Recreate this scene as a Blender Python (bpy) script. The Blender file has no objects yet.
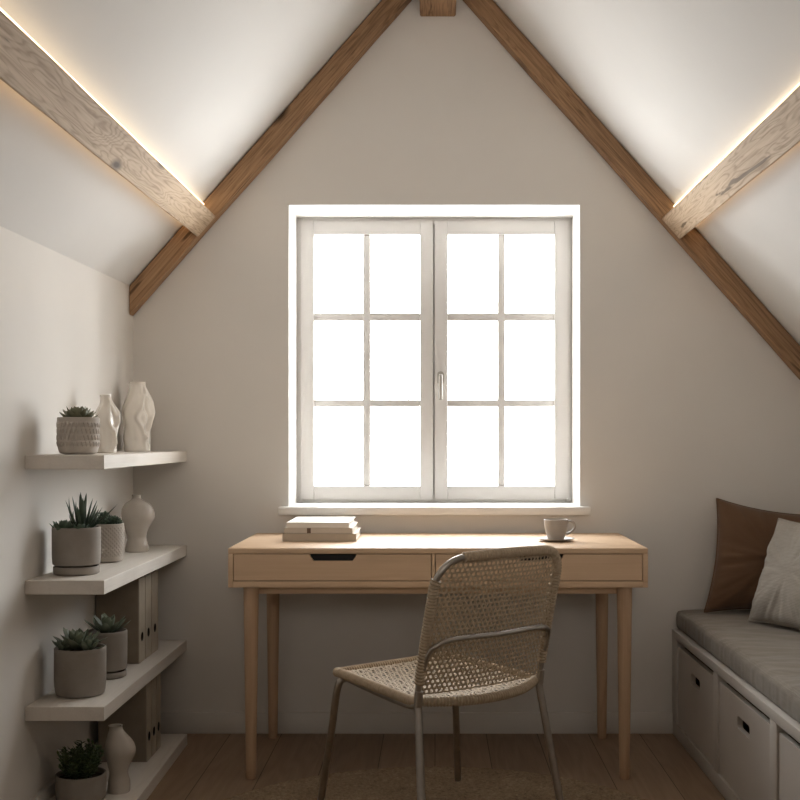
import bpy, bmesh, math, random
from mathutils import Vector, Matrix, noise as mnoise
PI = math.pi
R = math.radians
rnd = random.Random(7)
scene = bpy.context.scene
COL = scene.collection

# ------------------------------------------------------------------ materials
def new_mat(name):
    m = bpy.data.materials.new(name); m.use_nodes = True
    nt = m.node_tree; nt.nodes.clear()
    out = nt.nodes.new('ShaderNodeOutputMaterial')
    b = nt.nodes.new('ShaderNodeBsdfPrincipled')
    nt.links.new(b.outputs[0], out.inputs[0])
    return m, nt, b
def N(nt, typ, **kw):
    n = nt.nodes.new(typ)
    for k, v in kw.items():
        if k in n.inputs.keys(): n.inputs[k].default_value = v
        else: setattr(n, k, v)
    return n
def ramp(nt, fac, stops):
    r = nt.nodes.new('ShaderNodeValToRGB')
    el = r.color_ramp.elements
    while len(el) < len(stops): el.new(0.5)
    for e, (p, c) in zip(el, stops):
        e.position = p; e.color = (*c, 1) if len(c) == 3 else c
    nt.links.new(fac, r.inputs[0]); return r.outputs[0]
def coords(nt, scale=(1,1,1), rot=(0,0,0), kind='Object'):
    tc = nt.nodes.new('ShaderNodeTexCoord'); mp = nt.nodes.new('ShaderNodeMapping')
    mp.inputs['Scale'].default_value = scale; mp.inputs['Rotation'].default_value = rot
    nt.links.new(tc.outputs[kind], mp.inputs[0]); return mp.outputs[0]
def mixc(nt, fac, a, b, blend='MIX'):
    m = nt.nodes.new('ShaderNodeMix'); m.data_type = 'RGBA'; m.blend_type = blend
    for sock, v in ((m.inputs[0], fac), (m.inputs[6], a), (m.inputs[7], b)):
        if hasattr(v, 'is_linked'): nt.links.new(v, sock)
        elif isinstance(v, (int, float)): sock.default_value = v
        else: sock.default_value = (*v, 1)
    return m.outputs[2]
def math_n(nt, op, a, b=0.0):
    m = nt.nodes.new('ShaderNodeMath'); m.operation = op
    for i, v in enumerate((a, b)):
        if hasattr(v, 'is_linked'): nt.links.new(v, m.inputs[i])
        else: m.inputs[i].default_value = v
    return m.outputs[0]
def bump(nt, b, h, strength=0.2, dist=0.01):
    n = nt.nodes.new('ShaderNodeBump'); n.inputs['Strength'].default_value = strength
    n.inputs['Distance'].default_value = dist
    nt.links.new(h, n.inputs['Height']); nt.links.new(n.outputs[0], b.inputs['Normal'])
def noise_t(nt, vec, scale, detail=4, rough=0.55, dist=0.0):
    n = N(nt, 'ShaderNodeTexNoise'); n.inputs['Scale'].default_value = scale
    n.inputs['Detail'].default_value = detail; n.inputs['Roughness'].default_value = rough
    n.inputs['Distortion'].default_value = dist
    nt.links.new(vec, n.inputs['Vector']); return n.outputs['Fac']

def mottled(name, c1, c2, scale=8, rough=0.8, bstr=0.1, bscale=60, bdist=0.004, spec=0.3):
    m, nt, b = new_mat(name)
    v = coords(nt)
    n1 = noise_t(nt, v, scale, 5)
    nt.links.new(ramp(nt, n1, [(0.3, c1), (0.7, c2)]), b.inputs['Base Color'])
    b.inputs['Roughness'].default_value = rough; b.inputs['Specular IOR Level'].default_value = spec
    if bstr: bump(nt, b, noise_t(nt, v, bscale, 6, 0.65), bstr, bdist)
    return m
def wood(name, light, mid, dark, along=0, rings=14, rough=0.55, knots=0.0, cracks=0.0, fine=0.25, ringamt=0.6, bstr=0.15, stretch=1.0, across=7.0, detail=2, krot=(0,0,0)):
    """grain = contour lines of a stretched noise + fine fibres (+ knots, cracks)"""
    m, nt, b = new_mat(name)
    def st(a, c):
        s = [c, c, c]; s[along] = a; return tuple(s)
    v1 = coords(nt, st(0.9*stretch, across))
    base = noise_t(nt, v1, 1.0, detail, 0.5, 0.35)
    vec_knot = coords(nt, st(1.9, 5.5), krot)
    kn = None
    if knots > 0:
        vo = N(nt, 'ShaderNodeTexVoronoi'); vo.voronoi_dimensions = '2D'; vo.inputs['Scale'].default_value = 1.0
        nt.links.new(vec_knot, vo.inputs['Vector'])
        kn = vo.outputs['Distance']
        kk = math_n(nt, 'POWER', math_n(nt, 'MAXIMUM', math_n(nt, 'SUBTRACT', 0.45, kn), 0.0), 2.0)
        base = math_n(nt, 'ADD', base, math_n(nt, 'MULTIPLY', kk, 1.6*knots))
    s = math_n(nt, 'SINE', math_n(nt, 'MULTIPLY', base, rings*6.28))
    s01 = math_n(nt, 'MULTIPLY_ADD', s, 0.5); s01.node.inputs[2].default_value = 0.5
    s01 = math_n(nt, 'POWER', s01, 3.0)
    fib = noise_t(nt, coords(nt, st(4.0, 160.0)), 1.0, 4, 0.6)
    blo = noise_t(nt, coords(nt, st(1.2, 5.0)), 1.0, 3, 0.5)
    t = math_n(nt, 'ADD', math_n(nt, 'MULTIPLY', s01, ringamt*0.45), math_n(nt, 'MULTIPLY', fib, fine*1.6))
    t = math_n(nt, 'ADD', t, math_n(nt, 'MULTIPLY', blo, 0.45))
    c = ramp(nt, t, [(0.25, light), (0.55, mid), (0.95, dark)])
    if knots > 0:
        c = mixc(nt, ramp(nt, kn, [(0.03, (1,1,1)), (0.11, (0,0,0))]), c, tuple(x*0.35 for x in dark))
    h = t
    if cracks > 0:
        ck = noise_t(nt, coords(nt, st(2.2, 26.0)), 1.0, 3, 0.5, 0.6)
        ckm = ramp(nt, ck, [(0.655, (0,0,0)), (0.69, (1,1,1))])
        c = mixc(nt, math_n(nt, 'MULTIPLY', ckm, cracks), c, tuple(x*0.45 for x in dark))
    nt.links.new(c, b.inputs['Base Color'])
    b.inputs['Roughness'].default_value = rough; b.inputs['Specular IOR Level'].default_value = 0.3
    bump(nt, b, h, -bstr, 0.004)
    return m
def metal(name, col, rough):
    m, nt, b = new_mat(name)
    v = coords(nt)
    nt.links.new(ramp(nt, noise_t(nt, v, 40, 3), [(0.3, col), (0.7, tuple(x*0.85 for x in col))]), b.inputs['Base Color'])
    b.inputs['Metallic'].default_value = 1.0; b.inputs['Roughness'].default_value = rough
    return m
def fabric(name, c1, c2, scale=300, rough=0.95, bstr=0.35, slub=True):
    m, nt, b = new_mat(name)
    v = coords(nt)
    w1 = N(nt, 'ShaderNodeTexWave'); w1.bands_direction = 'X'; w1.inputs['Scale'].default_value = scale/6.28; w1.inputs['Distortion'].default_value = 1.5
    w2 = N(nt, 'ShaderNodeTexWave'); w2.bands_direction = 'Z'; w2.inputs['Scale'].default_value = scale/6.28; w2.inputs['Distortion'].default_value = 1.5
    nt.links.new(v, w1.inputs[0]); nt.links.new(v, w2.inputs[0])
    h = math_n(nt, 'MULTIPLY', w1.outputs['Fac'], w2.outputs['Fac'])
    sl = noise_t(nt, coords(nt, (20, 20, 160)), 1.0, 3)
    t = math_n(nt, 'ADD', math_n(nt, 'MULTIPLY', h, 0.45), math_n(nt, 'MULTIPLY', sl, 0.6 if slub else 0.3))
    nt.links.new(ramp(nt, t, [(0.15, c1), (0.75, c2)]), b.inputs['Base Color'])
    b.inputs['Roughness'].default_value = rough; b.inputs['Specular IOR Level'].default_value = 0.15
    b.inputs['Sheen Weight'].default_value = 0.15
    bump(nt, b, t, bstr, 0.002)
    return m

M = {}
M['wall'] = mottled('plaster', (0.69,0.658,0.616), (0.72,0.688,0.646), 2.5, 0.9, 0.06, 45)
M['ceil'] = mottled('ceiling_plaster', (0.655,0.63,0.60), (0.675,0.65,0.62), 2.5, 0.9, 0.05, 45)
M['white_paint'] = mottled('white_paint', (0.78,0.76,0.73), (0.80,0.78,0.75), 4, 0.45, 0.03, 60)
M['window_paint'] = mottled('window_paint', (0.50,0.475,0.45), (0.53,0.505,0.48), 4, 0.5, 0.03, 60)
M['shelf'] = wood('whitewashed_wood', (0.72,0.67,0.61), (0.66,0.61,0.55), (0.52,0.47,0.41), along=1, rings=6, rough=0.65, fine=0.3, ringamt=0.25, bstr=0.08)
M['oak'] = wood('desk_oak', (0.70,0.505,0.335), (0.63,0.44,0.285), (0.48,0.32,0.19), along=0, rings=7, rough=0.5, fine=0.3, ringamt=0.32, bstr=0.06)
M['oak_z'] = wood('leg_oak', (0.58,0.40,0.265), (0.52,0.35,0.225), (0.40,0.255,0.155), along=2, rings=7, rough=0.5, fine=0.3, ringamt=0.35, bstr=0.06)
M['purlin'] = wood('weathered_oak', (0.64,0.50,0.36), (0.54,0.405,0.28), (0.25,0.165,0.10), along=0, rings=22, rough=0.75, knots=0.6, cracks=0.8, fine=0.44, ringamt=0.40, bstr=0.6, stretch=1.4, across=11, detail=3.2)
M['rafter'] = wood('brown_oak', (0.56,0.355,0.20), (0.40,0.24,0.13), (0.15,0.085,0.045), along=0, rings=14, rough=0.7, knots=0.7, cracks=0.8, fine=0.5, ringamt=0.3, bstr=0.6, stretch=1.2, across=16, detail=4, krot=(R(90),0,0))
M['pot'] = mottled('pot_concrete', (0.27,0.24,0.21), (0.32,0.285,0.25), 14, 0.8, 0.15, 120, 0.002)
M['pot_light'] = mottled('pot_stone', (0.40,0.355,0.31), (0.47,0.42,0.37), 16, 0.8, 0.15, 130, 0.002)
M['soil'] = mottled('soil', (0.03,0.022,0.015), (0.07,0.05,0.035), 60, 1.0, 0.8, 90, 0.01)
M['ceramic'] = mottled('glazed_ceramic', (0.76,0.71,0.64), (0.81,0.76,0.69), 6, 0.2, 0.04, 30, 0.003, 0.5)
M['ceramic2'] = mottled('satin_ceramic', (0.50,0.45,0.39), (0.55,0.50,0.44), 6, 0.22, 0.04, 30, 0.003, 0.5)
M['cup'] = mottled('stoneware', (0.36,0.32,0.28), (0.42,0.375,0.33), 20, 0.4, 0.06, 80, 0.002, 0.5)
M['coffee'] = mottled('coffee', (0.02,0.01,0.005), (0.035,0.018,0.01), 5, 0.1, 0, spec=0.5)
M['bin_inside'] = mottled('drawer_inside', (0.10,0.075,0.055), (0.13,0.10,0.075), 20, 0.8, 0)
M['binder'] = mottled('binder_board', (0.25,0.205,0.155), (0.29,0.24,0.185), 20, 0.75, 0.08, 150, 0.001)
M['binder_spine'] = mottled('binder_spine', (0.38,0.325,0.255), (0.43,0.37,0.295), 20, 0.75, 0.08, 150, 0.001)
M['dark'] = mottled('dark_ring', (0.015,0.013,0.012), (0.025,0.02,0.018), 20, 0.5, 0)
M['steel'] = metal('brushed_steel', (0.46,0.42,0.375), 0.3)
M['handle'] = mottled('satin_nickel', (0.27,0.245,0.215), (0.31,0.285,0.25), 20, 0.55, 0)
M['paper'] = mottled('paper', (0.75,0.73,0.69), (0.83,0.81,0.77), 200, 0.9, 0.1, 300, 0.001)
M['book_a'] = mottled('cream_cover', (0.74,0.70,0.63), (0.78,0.74,0.67), 10, 0.6, 0.05, 200, 0.001)
M['book_b'] = mottled('beige_cover', (0.55,0.48,0.40), (0.60,0.53,0.45), 10, 0.6, 0.05, 200, 0.001)
M['book_c'] = mottled('taupe_cover', (0.46,0.385,0.30), (0.51,0.43,0.34), 10, 0.6, 0.05, 200, 0.001)
M['book_band'] = mottled('brown_band', (0.14,0.09,0.06), (0.17,0.11,0.075), 10, 0.6, 0)
M['bench'] = mottled('bench_paint', (0.50,0.46,0.415), (0.53,0.49,0.445), 5, 0.55, 0.04, 60)
M['bin'] = mottled('drawer_paint', (0.52,0.475,0.43), (0.55,0.505,0.46), 5, 0.55, 0.04, 60)
M['cush'] = fabric('seat_fabric', (0.20,0.172,0.14), (0.26,0.226,0.188), 500, bstr=0.2)
M['brown'] = fabric('brown_fabric', (0.125,0.07,0.04), (0.19,0.11,0.065), 600, bstr=0.2, slub=False)
M['linen'] = fabric('linen_fabric', (0.28,0.25,0.215), (0.39,0.35,0.305), 420, bstr=0.5)
M['cane'] = mottled('cane', (0.42,0.325,0.22), (0.56,0.445,0.315), 60, 0.6, 0.1, 200, 0.001)
M['cord'] = mottled('paper_cord', (0.40,0.31,0.215), (0.53,0.42,0.30), 90, 0.75, 0.2, 300, 0.001)

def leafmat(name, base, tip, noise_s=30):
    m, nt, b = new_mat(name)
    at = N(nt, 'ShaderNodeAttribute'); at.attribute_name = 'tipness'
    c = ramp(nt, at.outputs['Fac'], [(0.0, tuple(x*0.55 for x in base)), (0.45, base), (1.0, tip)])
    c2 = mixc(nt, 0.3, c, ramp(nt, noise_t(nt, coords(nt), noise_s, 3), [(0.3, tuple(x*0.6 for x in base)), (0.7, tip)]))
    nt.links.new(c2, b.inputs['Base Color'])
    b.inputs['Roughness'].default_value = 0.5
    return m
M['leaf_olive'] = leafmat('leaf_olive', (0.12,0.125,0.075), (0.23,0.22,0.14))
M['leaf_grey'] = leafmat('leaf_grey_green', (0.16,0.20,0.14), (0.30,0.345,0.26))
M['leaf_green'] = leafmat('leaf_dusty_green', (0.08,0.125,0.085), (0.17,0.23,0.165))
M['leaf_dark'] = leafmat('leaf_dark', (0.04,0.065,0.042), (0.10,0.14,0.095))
M['leaf_bush'] = leafmat('leaf_bush', (0.07,0.11,0.05), (0.20,0.26,0.13))

def mat_floor():
    m, nt, b = new_mat('oak_planks')
    v = coords(nt, (1,1,1), (0,0,R(90)))
    br = N(nt, 'ShaderNodeTexBrick'); br.offset = 0.37; br.inputs['Scale'].default_value = 1.0
    br.inputs['Brick Width'].default_value = 2.4; br.inputs['Row Height'].default_value = 0.19
    br.inputs['Mortar Size'].default_value = 0.0016; br.inputs['Mortar Smooth'].default_value = 0.3
    br.inputs['Color1'].default_value = (0.30,0.30,0.30,1); br.inputs['Color2'].default_value = (0.75,0.75,0.75,1)
    nt.links.new(v, br.inputs['Vector'])
    base = noise_t(nt, coords(nt, (8, 1.0, 1)), 1.0, 2, 0.45, 0.4)
    # shift grain per plank
    sh = math_n(nt, 'ADD', base, math_n(nt, 'MULTIPLY', br.outputs['Color'], 2.3))
    s = math_n(nt, 'SINE', math_n(nt, 'MULTIPLY', sh, 55))
    fib = noise_t(nt, coords(nt, (150, 4, 1)), 1.0, 4, 0.6)
    t = math_n(nt, 'ADD', math_n(nt, 'MULTIPLY', s, 0.08), math_n(nt, 'MULTIPLY', fib, 0.5))
    t = math_n(nt, 'ADD', t, math_n(nt, 'MULTIPLY', br.outputs['Color'], 0.4))
    c = ramp(nt, t, [(0.2, (0.34,0.235,0.155)), (0.5, (0.27,0.185,0.12)), (0.85, (0.18,0.12,0.078))])
    c = mixc(nt, br.outputs['Fac'], c, (0.05,0.03,0.018))
    nt.links.new(c, b.inputs['Base Color'])
    b.inputs['Roughness'].default_value = 0.5; b.inputs['Specular IOR Level'].default_value = 0.35
    bump(nt, b, math_n(nt, 'SUBTRACT', math_n(nt, 'MULTIPLY', fib, 0.2), br.outputs['Fac']), 0.25, 0.003)
    return m
M['floor'] = mat_floor()
def mat_rug():
    m, nt, b = new_mat('jute')
    v = coords(nt)
    n1 = noise_t(nt, v, 90, 5, 0.7)
    n2 = noise_t(nt, v, 9, 3)
    t = math_n(nt, 'ADD', math_n(nt, 'MULTIPLY', n1, 0.8), math_n(nt, 'MULTIPLY', n2, 0.25))
    nt.links.new(ramp(nt, t, [(0.3, (0.15,0.105,0.068)), (0.6, (0.37,0.275,0.185)), (0.78, (0.55,0.43,0.305))]), b.inputs['Base Color'])
    b.inputs['Roughness'].default_value = 1.0; b.inputs['Specular IOR Level'].default_value = 0.1
    bump(nt, b, n1, 0.8, 0.008)
    return m
M['rug'] = mat_rug()
def mat_glass():
    m = bpy.data.materials.new('clear_pane'); m.use_nodes = True
    nt = m.node_tree; nt.nodes.clear()
    out = nt.nodes.new('ShaderNodeOutputMaterial'); mx = nt.nodes.new('ShaderNodeMixShader')
    tr = nt.nodes.new('ShaderNodeBsdfTransparent'); gl = nt.nodes.new('ShaderNodeBsdfGlossy')
    gl.inputs['Roughness'].default_value = 0.02; tr.inputs[0].default_value = (0.97,0.985,0.98,1)
    mx.inputs[0].default_value = 0.05
    nt.links.new(tr.outputs[0], mx.inputs[1]); nt.links.new(gl.outputs[0], mx.inputs[2]); nt.links.new(mx.outputs[0], out.inputs[0])
    return m
M['glass'] = mat_glass()
def emis(name, col, s):
    m = bpy.data.materials.new(name); m.use_nodes = True
    nt = m.node_tree; nt.nodes.clear()
    out = nt.nodes.new('ShaderNodeOutputMaterial'); e = nt.nodes.new('ShaderNodeEmission')
    e.inputs[0].default_value = (*col, 1); e.inputs[1].default_value = s
    nt.links.new(e.outputs[0], out.inputs[0]); return m
LED_TOP, LED_LOW = 3.5, 2.6
M['led'] = emis('warm_led', (1.0,0.78,0.50), LED_TOP)
M['led_low'] = emis('warm_led_low', (1.0,0.60,0.26), LED_LOW)

# ------------------------------------------------------------------ mesh helpers
def obj(name, bm, mat, parent=None, smooth=40, loc=None, mw=None):
    me = bpy.data.meshes.new(name)
    bmesh.ops.recalc_face_normals(bm, faces=bm.faces[:])
    bm.to_mesh(me); bm.free()
    me.materials.append(M[mat] if isinstance(mat, str) else mat)
    if smooth:
        for p in me.polygons: p.use_smooth = True
        me.set_sharp_from_angle(angle=R(smooth))
    o = bpy.data.objects.new(name, me); COL.objects.link(o)
    if parent: o.parent = parent
    if loc is not None: o.location = loc
    if mw is not None: o.matrix_world = mw
    return o
def tag(o, label=None, cat=None, group=None, kind=None):
    if label: o['label'] = label
    if cat: o['category'] = cat
    if group: o['group'] = group
    if kind: o['kind'] = kind
    return o
def thing(name, label, cat, loc=(0,0,0), rotz=0.0, group=None, kind=None):
    o = bpy.data.objects.new(name, None); COL.objects.link(o)
    o.location = loc; o.rotation_euler = (0,0,rotz); o.empty_display_size = 0.1
    return tag(o, label, cat, group, kind)
def BM(): return bmesh.new()
def box(bm, lo, hi, bev=0.0, seg=2, mat=None):
    r = bmesh.ops.create_cube(bm, size=1.0)
    vs = r['verts']
    lo = Vector(lo); hi = Vector(hi)
    for v in vs:
        v.co = Vector([(lo[i]+hi[i])/2 + v.co[i]*(hi[i]-lo[i]) for i in range(3)])
        if mat is not None: v.co = mat @ v.co
    if bev > 0:
        es = list({e for v in vs for e in v.link_edges})
        bmesh.ops.bevel(bm, geom=es, offset=bev, segments=seg, affect='EDGES', profile=0.5)
def tube(bm, pts, rad, seg=12, closed=False, caps=True):
    pts = [Vector(p) for p in pts]; n = len(pts)
    rads = rad if isinstance(rad, (list, tuple)) else [rad]*n
    rings = []; up = None
    for i, p in enumerate(pts):
        if closed: t = (pts[(i+1) % n] - pts[i-1])
        else: t = pts[min(i+1, n-1)] - pts[max(i-1, 0)]
        t.normalize()
        if up is None:
            up = Vector((0,0,1)) if abs(t.z) < 0.9 else Vector((1,0,0))
        up = (up - t*up.dot(t)).normalized()
        s = t.cross(up)
        rings.append([bm.verts.new(p + (up*math.cos(2*PI*k/seg) + s*math.sin(2*PI*k/seg))*rads[i]) for k in range(seg)])
    m = n if closed else n-1
    for i in range(m):
        a, b = rings[i], rings[(i+1) % n]
        for k in range(seg):
            bm.faces.new((a[k], a[(k+1) % seg], b[(k+1) % seg], b[k]))
    if caps and not closed:
        bm.faces.new(rings[0]); bm.faces.new(rings[-1])
def lathe(bm, prof, seg=48, fn=None, ctr=(0,0)):
    """prof: list of (r,z); fn(theta, z, r, i) -> (x,y,z)"""
    rings = []
    for i, (r, z) in enumerate(prof):
        if r <= 1e-6:
            rings.append([bm.verts.new((ctr[0], ctr[1], z) if fn is None else fn(0, z, 0, i))]); continue
        ring = []
        for k in range(seg):
            th = 2*PI*k/seg
            ring.append(bm.verts.new(fn(th, z, r, i) if fn else (ctr[0]+r*math.cos(th), ctr[1]+r*math.sin(th), z)))
        rings.append(ring)
    for a, b in zip(rings, rings[1:]):
        if len(a) == 1 and len(b) == 1: continue
        for k in range(seg):
            k2 = (k+1) % seg
            if len(a) == 1: bm.faces.new((a[0], b[k2], b[k]))
            elif len(b) == 1: bm.faces.new((a[k], a[k2], b[0]))
            else: bm.faces.new((a[k], a[k2], b[k2], b[k]))
def prism(bm, outer, holes=(), f=None, d=Vector((0,1,0)), bev=0):
    """flat polygon with holes (2-D points placed by f) extruded by d"""
    es = []
    for loop in [outer] + list(holes):
        vs = [bm.verts.new(f(p)) for p in loop]
        es += [bm.edges.new((vs[i], vs[(i+1) % len(vs)])) for i in range(len(vs))]
    g = bmesh.ops.triangle_fill(bm, edges=es, use_beauty=True)
    faces = [x for x in g['geom'] if isinstance(x, bmesh.types.BMFace)]
    ex = bmesh.ops.extrude_face_region(bm, geom=faces)
    for v in [x for x in ex['geom'] if isinstance(x, bmesh.types.BMVert)]: v.co += Vector(d)
def rrect(x0, y0, x1, y1, r, n=5):
    pts = []
    for cx, cy, a0 in ((x1-r, y0+r, -90), (x1-r, y1-r, 0), (x0+r, y1-r, 90), (x0+r, y0+r, 180)):
        for k in range(n+1):
            a = R(a0 + 90*k/n); pts.append((cx + r*math.cos(a), cy + r*math.sin(a)))
    return pts
def resample(pts, step, closed=False):
    pts = [Vector(p) for p in pts]
    if closed: pts = pts + [pts[0]]
    out = []; acc = 0.0
    L = [(b-a).length for a, b in zip(pts, pts[1:])]; tot = sum(L); n = max(2, int(round(tot/step)))
    cum = [0.0]
    for l in L: cum.append(cum[-1]+l)
    j = 0
    for i in range(n if closed else n+1):
        s = tot*i/n
        while j < len(L)-1 and cum[j+1] < s: j += 1
        t = (s-cum[j])/max(L[j], 1e-9); out.append(pts[j].lerp(pts[j+1], min(max(t, 0), 1)))
    return out
def catmull(pts, n=8):
    pts = [Vector(p) for p in pts]; out = []
    P = [pts[0]*2-pts[1]] + pts + [pts[-1]*2-pts[-2]]
    for i in range(1, len(P)-2):
        a, b, c, d = P[i-1], P[i], P[i+1], P[i+2]
        for k in range(n):
            t = k/n
            out.append(0.5*((2*b) + (c-a)*t + (2*a-5*b+4*c-d)*t*t + (-a+3*b-3*c+d)*t**3))
    out.append(pts[-1]); return out
def interp(tab, x):
    if x <= tab[0][0]: return tab[0][1]
    for (a, va), (b, vb) in zip(tab, tab[1:]):
        if x <= b:
            t = (x-a)/(b-a); t = t*t*(3-2*t); return va + (vb-va)*t
    return tab[-1][1]
def spline_prof(pts, n=6):
    return [(p.x, p.y) for p in (Vector((q[0], q[1])) for q in [(v.x, v.y) for v in catmull([Vector((a, b, 0)) for a, b in pts], n)])]
def copy_tree(o, parent=None):
    c = o.copy(); COL.objects.link(c)
    if parent: c.parent = parent
    for ch in list(o.children): copy_tree(ch, c)
    return c

# ------------------------------------------------------------------ camera
F = 1180.0; CX, CY, CH = 435.0, 438.0, 1.10
cam_d = bpy.data.cameras.new('camera'); cam = bpy.data.objects.new('camera', cam_d); COL.objects.link(cam)
cam_d.sensor_fit = 'HORIZONTAL'; cam_d.sensor_width = 36.0; cam_d.lens = F/800*36.0
cam_d.shift_x = -(CX-400)/800; cam_d.shift_y = (CY-400)/800
cam_d.clip_start = 0.02
cam.location = (0, 0, CH); cam.rotation_euler = (R(90), 0, 0)
scene.camera = cam

# ------------------------------------------------------------------ room shell
YB = 4.40; YF = -1.30
YAW = math.tan(R(1.2))                       # the left wall is not quite square to the gable
XL = -1.125; XR = 1.50
AX, AZ = 0.008, 2.944
SL, SR = 1.132, 1.125
def wallx(y): return XL - YAW*(YB-y)
def left_ceil_z(x, y): return AZ - SL*((AX - YAW*(YB-y)) - x)
def right_ceil_z(x): return AZ - SR*(x-AX)
KL = left_ceil_z(XL, YB); KR = right_ceil_z(XR)
def apex(y):
    axl = AX - YAW*(YB-y)       # AZ - SL*(axl-x) = AZ - SR*(x-AX)
    x = (SL*axl + SR*AX)/(SL+SR); return x, right_ceil_z(x)

bm = BM(); box(bm, (-1.5, YF-0.1, -0.12), (1.7, YB+0.4, 0.0)); tag(obj('floor', bm, 'floor', smooth=0), kind='structure')

# gable wall with window opening
WX0, WX1, WZ0, WZ1 = -0.5485, 0.5435, 0.845, 1.9725
WT = 0.33
bm = BM()
outer = [(XL, 0), (XR, 0), (XR, KR), apex(YB), (XL, KL)]
prism(bm, outer, [[(WX0, WZ0), (WX1, WZ0), (WX1, WZ1), (WX0, WZ1)]], lambda p: Vector((p[0], YB, p[1])), Vector((0, WT, 0)))
tag(obj('wall_back', bm, 'wall', smooth=0), kind='structure')
bm = BM()
ax1, az1 = apex(YF)
prism(bm, [(wallx(YF), 0), (XR, 0), (XR, KR), (ax1, az1), (wallx(YF), KL)], [], lambda p: Vector((p[0], YF, p[1])), Vector((0, -0.1, 0)))
tag(obj('wall_front', bm, 'wall', smooth=0), kind='structure')
bm = BM()
prism(bm, [(wallx(YF), YF), (XL, YB), (XL-0.12, YB), (wallx(YF)-0.12, YF)], [], lambda p: Vector((p[0], p[1], 0)), Vector((0, 0, KL)))
tag(obj('wall_left', bm, 'wall', smooth=0), kind='structure')
bm = BM(); box(bm, (XR, YF, 0), (XR+0.12, YB, KR)); tag(obj('wall_right', bm, 'wall', smooth=0), kind='structure')
bm = BM()
def quad_slab(bm, a, b, c, d, n, t):
    vs = [bm.verts.new(Vector(p)) for p in (a, b, c, d)] + [bm.verts.new(Vector(p)+Vector(n)*t) for p in (a, b, c, d)]
    for f in ((0,1,2,3), (7,6,5,4), (0,4,5,1), (1,5,6,2), (2,6,7,3), (3,7,4,0)): bm.faces.new([vs[i] for i in f])
a0 = apex(YB); 
quad_slab(bm, (XL-0.0, YB, KL), (a0[0], YB, a0[1]), (ax1, YF, az1), (wallx(YF), YF, KL), (0, 0, 1), 0.15)
quad_slab(bm, (XR, YB, KR), (a0[0], YB, a0[1]), (ax1, YF, az1), (XR, YF, KR), (0, 0, 1), 0.15)
tag(obj('ceiling', bm, 'ceil', smooth=0), kind='structure')
# skirting
bm = BM(); box(bm, (XL+0.001, YB-0.014, 0), (0.885, YB, 0.078), 0.003); tag(obj('baseboard_back', bm, 'wall'), kind='structure')
bm = BM()
prism(bm, [(wallx(YF+.01), YF+.01), (XL, YB-0.014), (XL+0.014, YB-0.014), (wallx(YF+.01)+0.014, YF+.01)], [], lambda p: Vector((p[0], p[1], 0.0)), Vector((0, 0, 0.078)))
tag(obj('baseboard_left', bm, 'wall', smooth=0), kind='structure')

# ------------------------------------------------------------------ window
win = tag(thing('window_1', None, None, (0, YB, WZ0)), kind='structure')
win['label'] = 'white double casement window with twelve small panes above the desk'
def wl(x, y, z): return Vector((x, y-YB, z-WZ0))
FY = 4.65                                    # front of frame
def rectframe(bm, x0, z0, x1, z1, wd, y0, y1, bev=0.003):
    box(bm, wl(x0, y0, z0), wl(x0+wd, y1, z1), bev); box(bm, wl(x1-wd, y0, z0), wl(x1, y1, z1), bev)
    box(bm, wl(x0+wd, y0, z0), wl(x1-wd, y1, z0+wd), bev); box(bm, wl(x0+wd, y0, z1-wd), wl(x1-wd, y1, z1), bev)
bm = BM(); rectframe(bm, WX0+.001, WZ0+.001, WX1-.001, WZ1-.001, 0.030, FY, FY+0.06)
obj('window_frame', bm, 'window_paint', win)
def px_x(px, y): return (px-CX)*y/F
def px_z(py, y): return CH-(py-CY)*y/F
SY = FY-0.008
def sash(x0, x1, cols):
    z0, z1 = px_z(499.5, SY), px_z(220.5, SY)
    bm = BM()
    rows = [(234.5, 312.7), (320.7, 399.6), (406.6, 486.2)]
    rz = [(px_z(b, SY), px_z(a, SY)) for a, b in rows]
    cx = [(px_x(a, SY), px_x(b, SY)) for a, b in cols]
    box(bm, wl(x0, SY, z0), wl(cx[0][0], SY+0.05, z1), 0.003)
    box(bm, wl(cx[1][1], SY, z0), wl(x1, SY+0.05, z1), 0.003)
    box(bm, wl(cx[0][0], SY, z0), wl(cx[1][1], SY+0.05, rz[2][0]), 0.003)
    box(bm, wl(cx[0][0], SY, rz[0][1]), wl(cx[1][1], SY+0.05, z1), 0.003)
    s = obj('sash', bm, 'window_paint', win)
    bm = BM()
    box(bm, wl(cx[0][1], SY+.008, rz[2][0]), wl(cx[1][0], SY+0.042, rz[0][1]), 0.004)
    box(bm, wl(cx[0][0], SY+.009, rz[1][1]), wl(cx[1][1], SY+0.041, rz[0][0]), 0.004)
    box(bm, wl(cx[0][0], SY+.009, rz[2][1]), wl(cx[1][1], SY+0.041, rz[1][0]), 0.004)
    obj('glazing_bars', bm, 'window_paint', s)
    bm = BM()
    for a, b in cx:
        for c, d in rz:
            vs = [bm.verts.new(wl(x, SY+0.026, z)) for x, z in ((a,c),(b,c),(b,d),(a,d))]; bm.faces.new(vs)
    obj('pane', bm, 'glass', s, smooth=0)
    return s
sash(px_x(300.5, SY), px_x(433.2, SY), [(314, 362.9), (370.3, 420)])
bm = BM(); box(bm, wl(px_x(431.5, SY), SY+0.03, px_z(499.5, SY)), wl(px_x(436.3, SY), SY+0.055, px_z(220.5, SY)), 0.001); obj('meeting_rail', bm, 'window_paint', win)
sr = sash(px_x(434.6, SY), px_x(569.3, SY), [(447.8, 497.9), (505.1, 554.6)])
hz = px_z(378, SY); hx = px_x(440.6, SY)
bm = BM()
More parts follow.
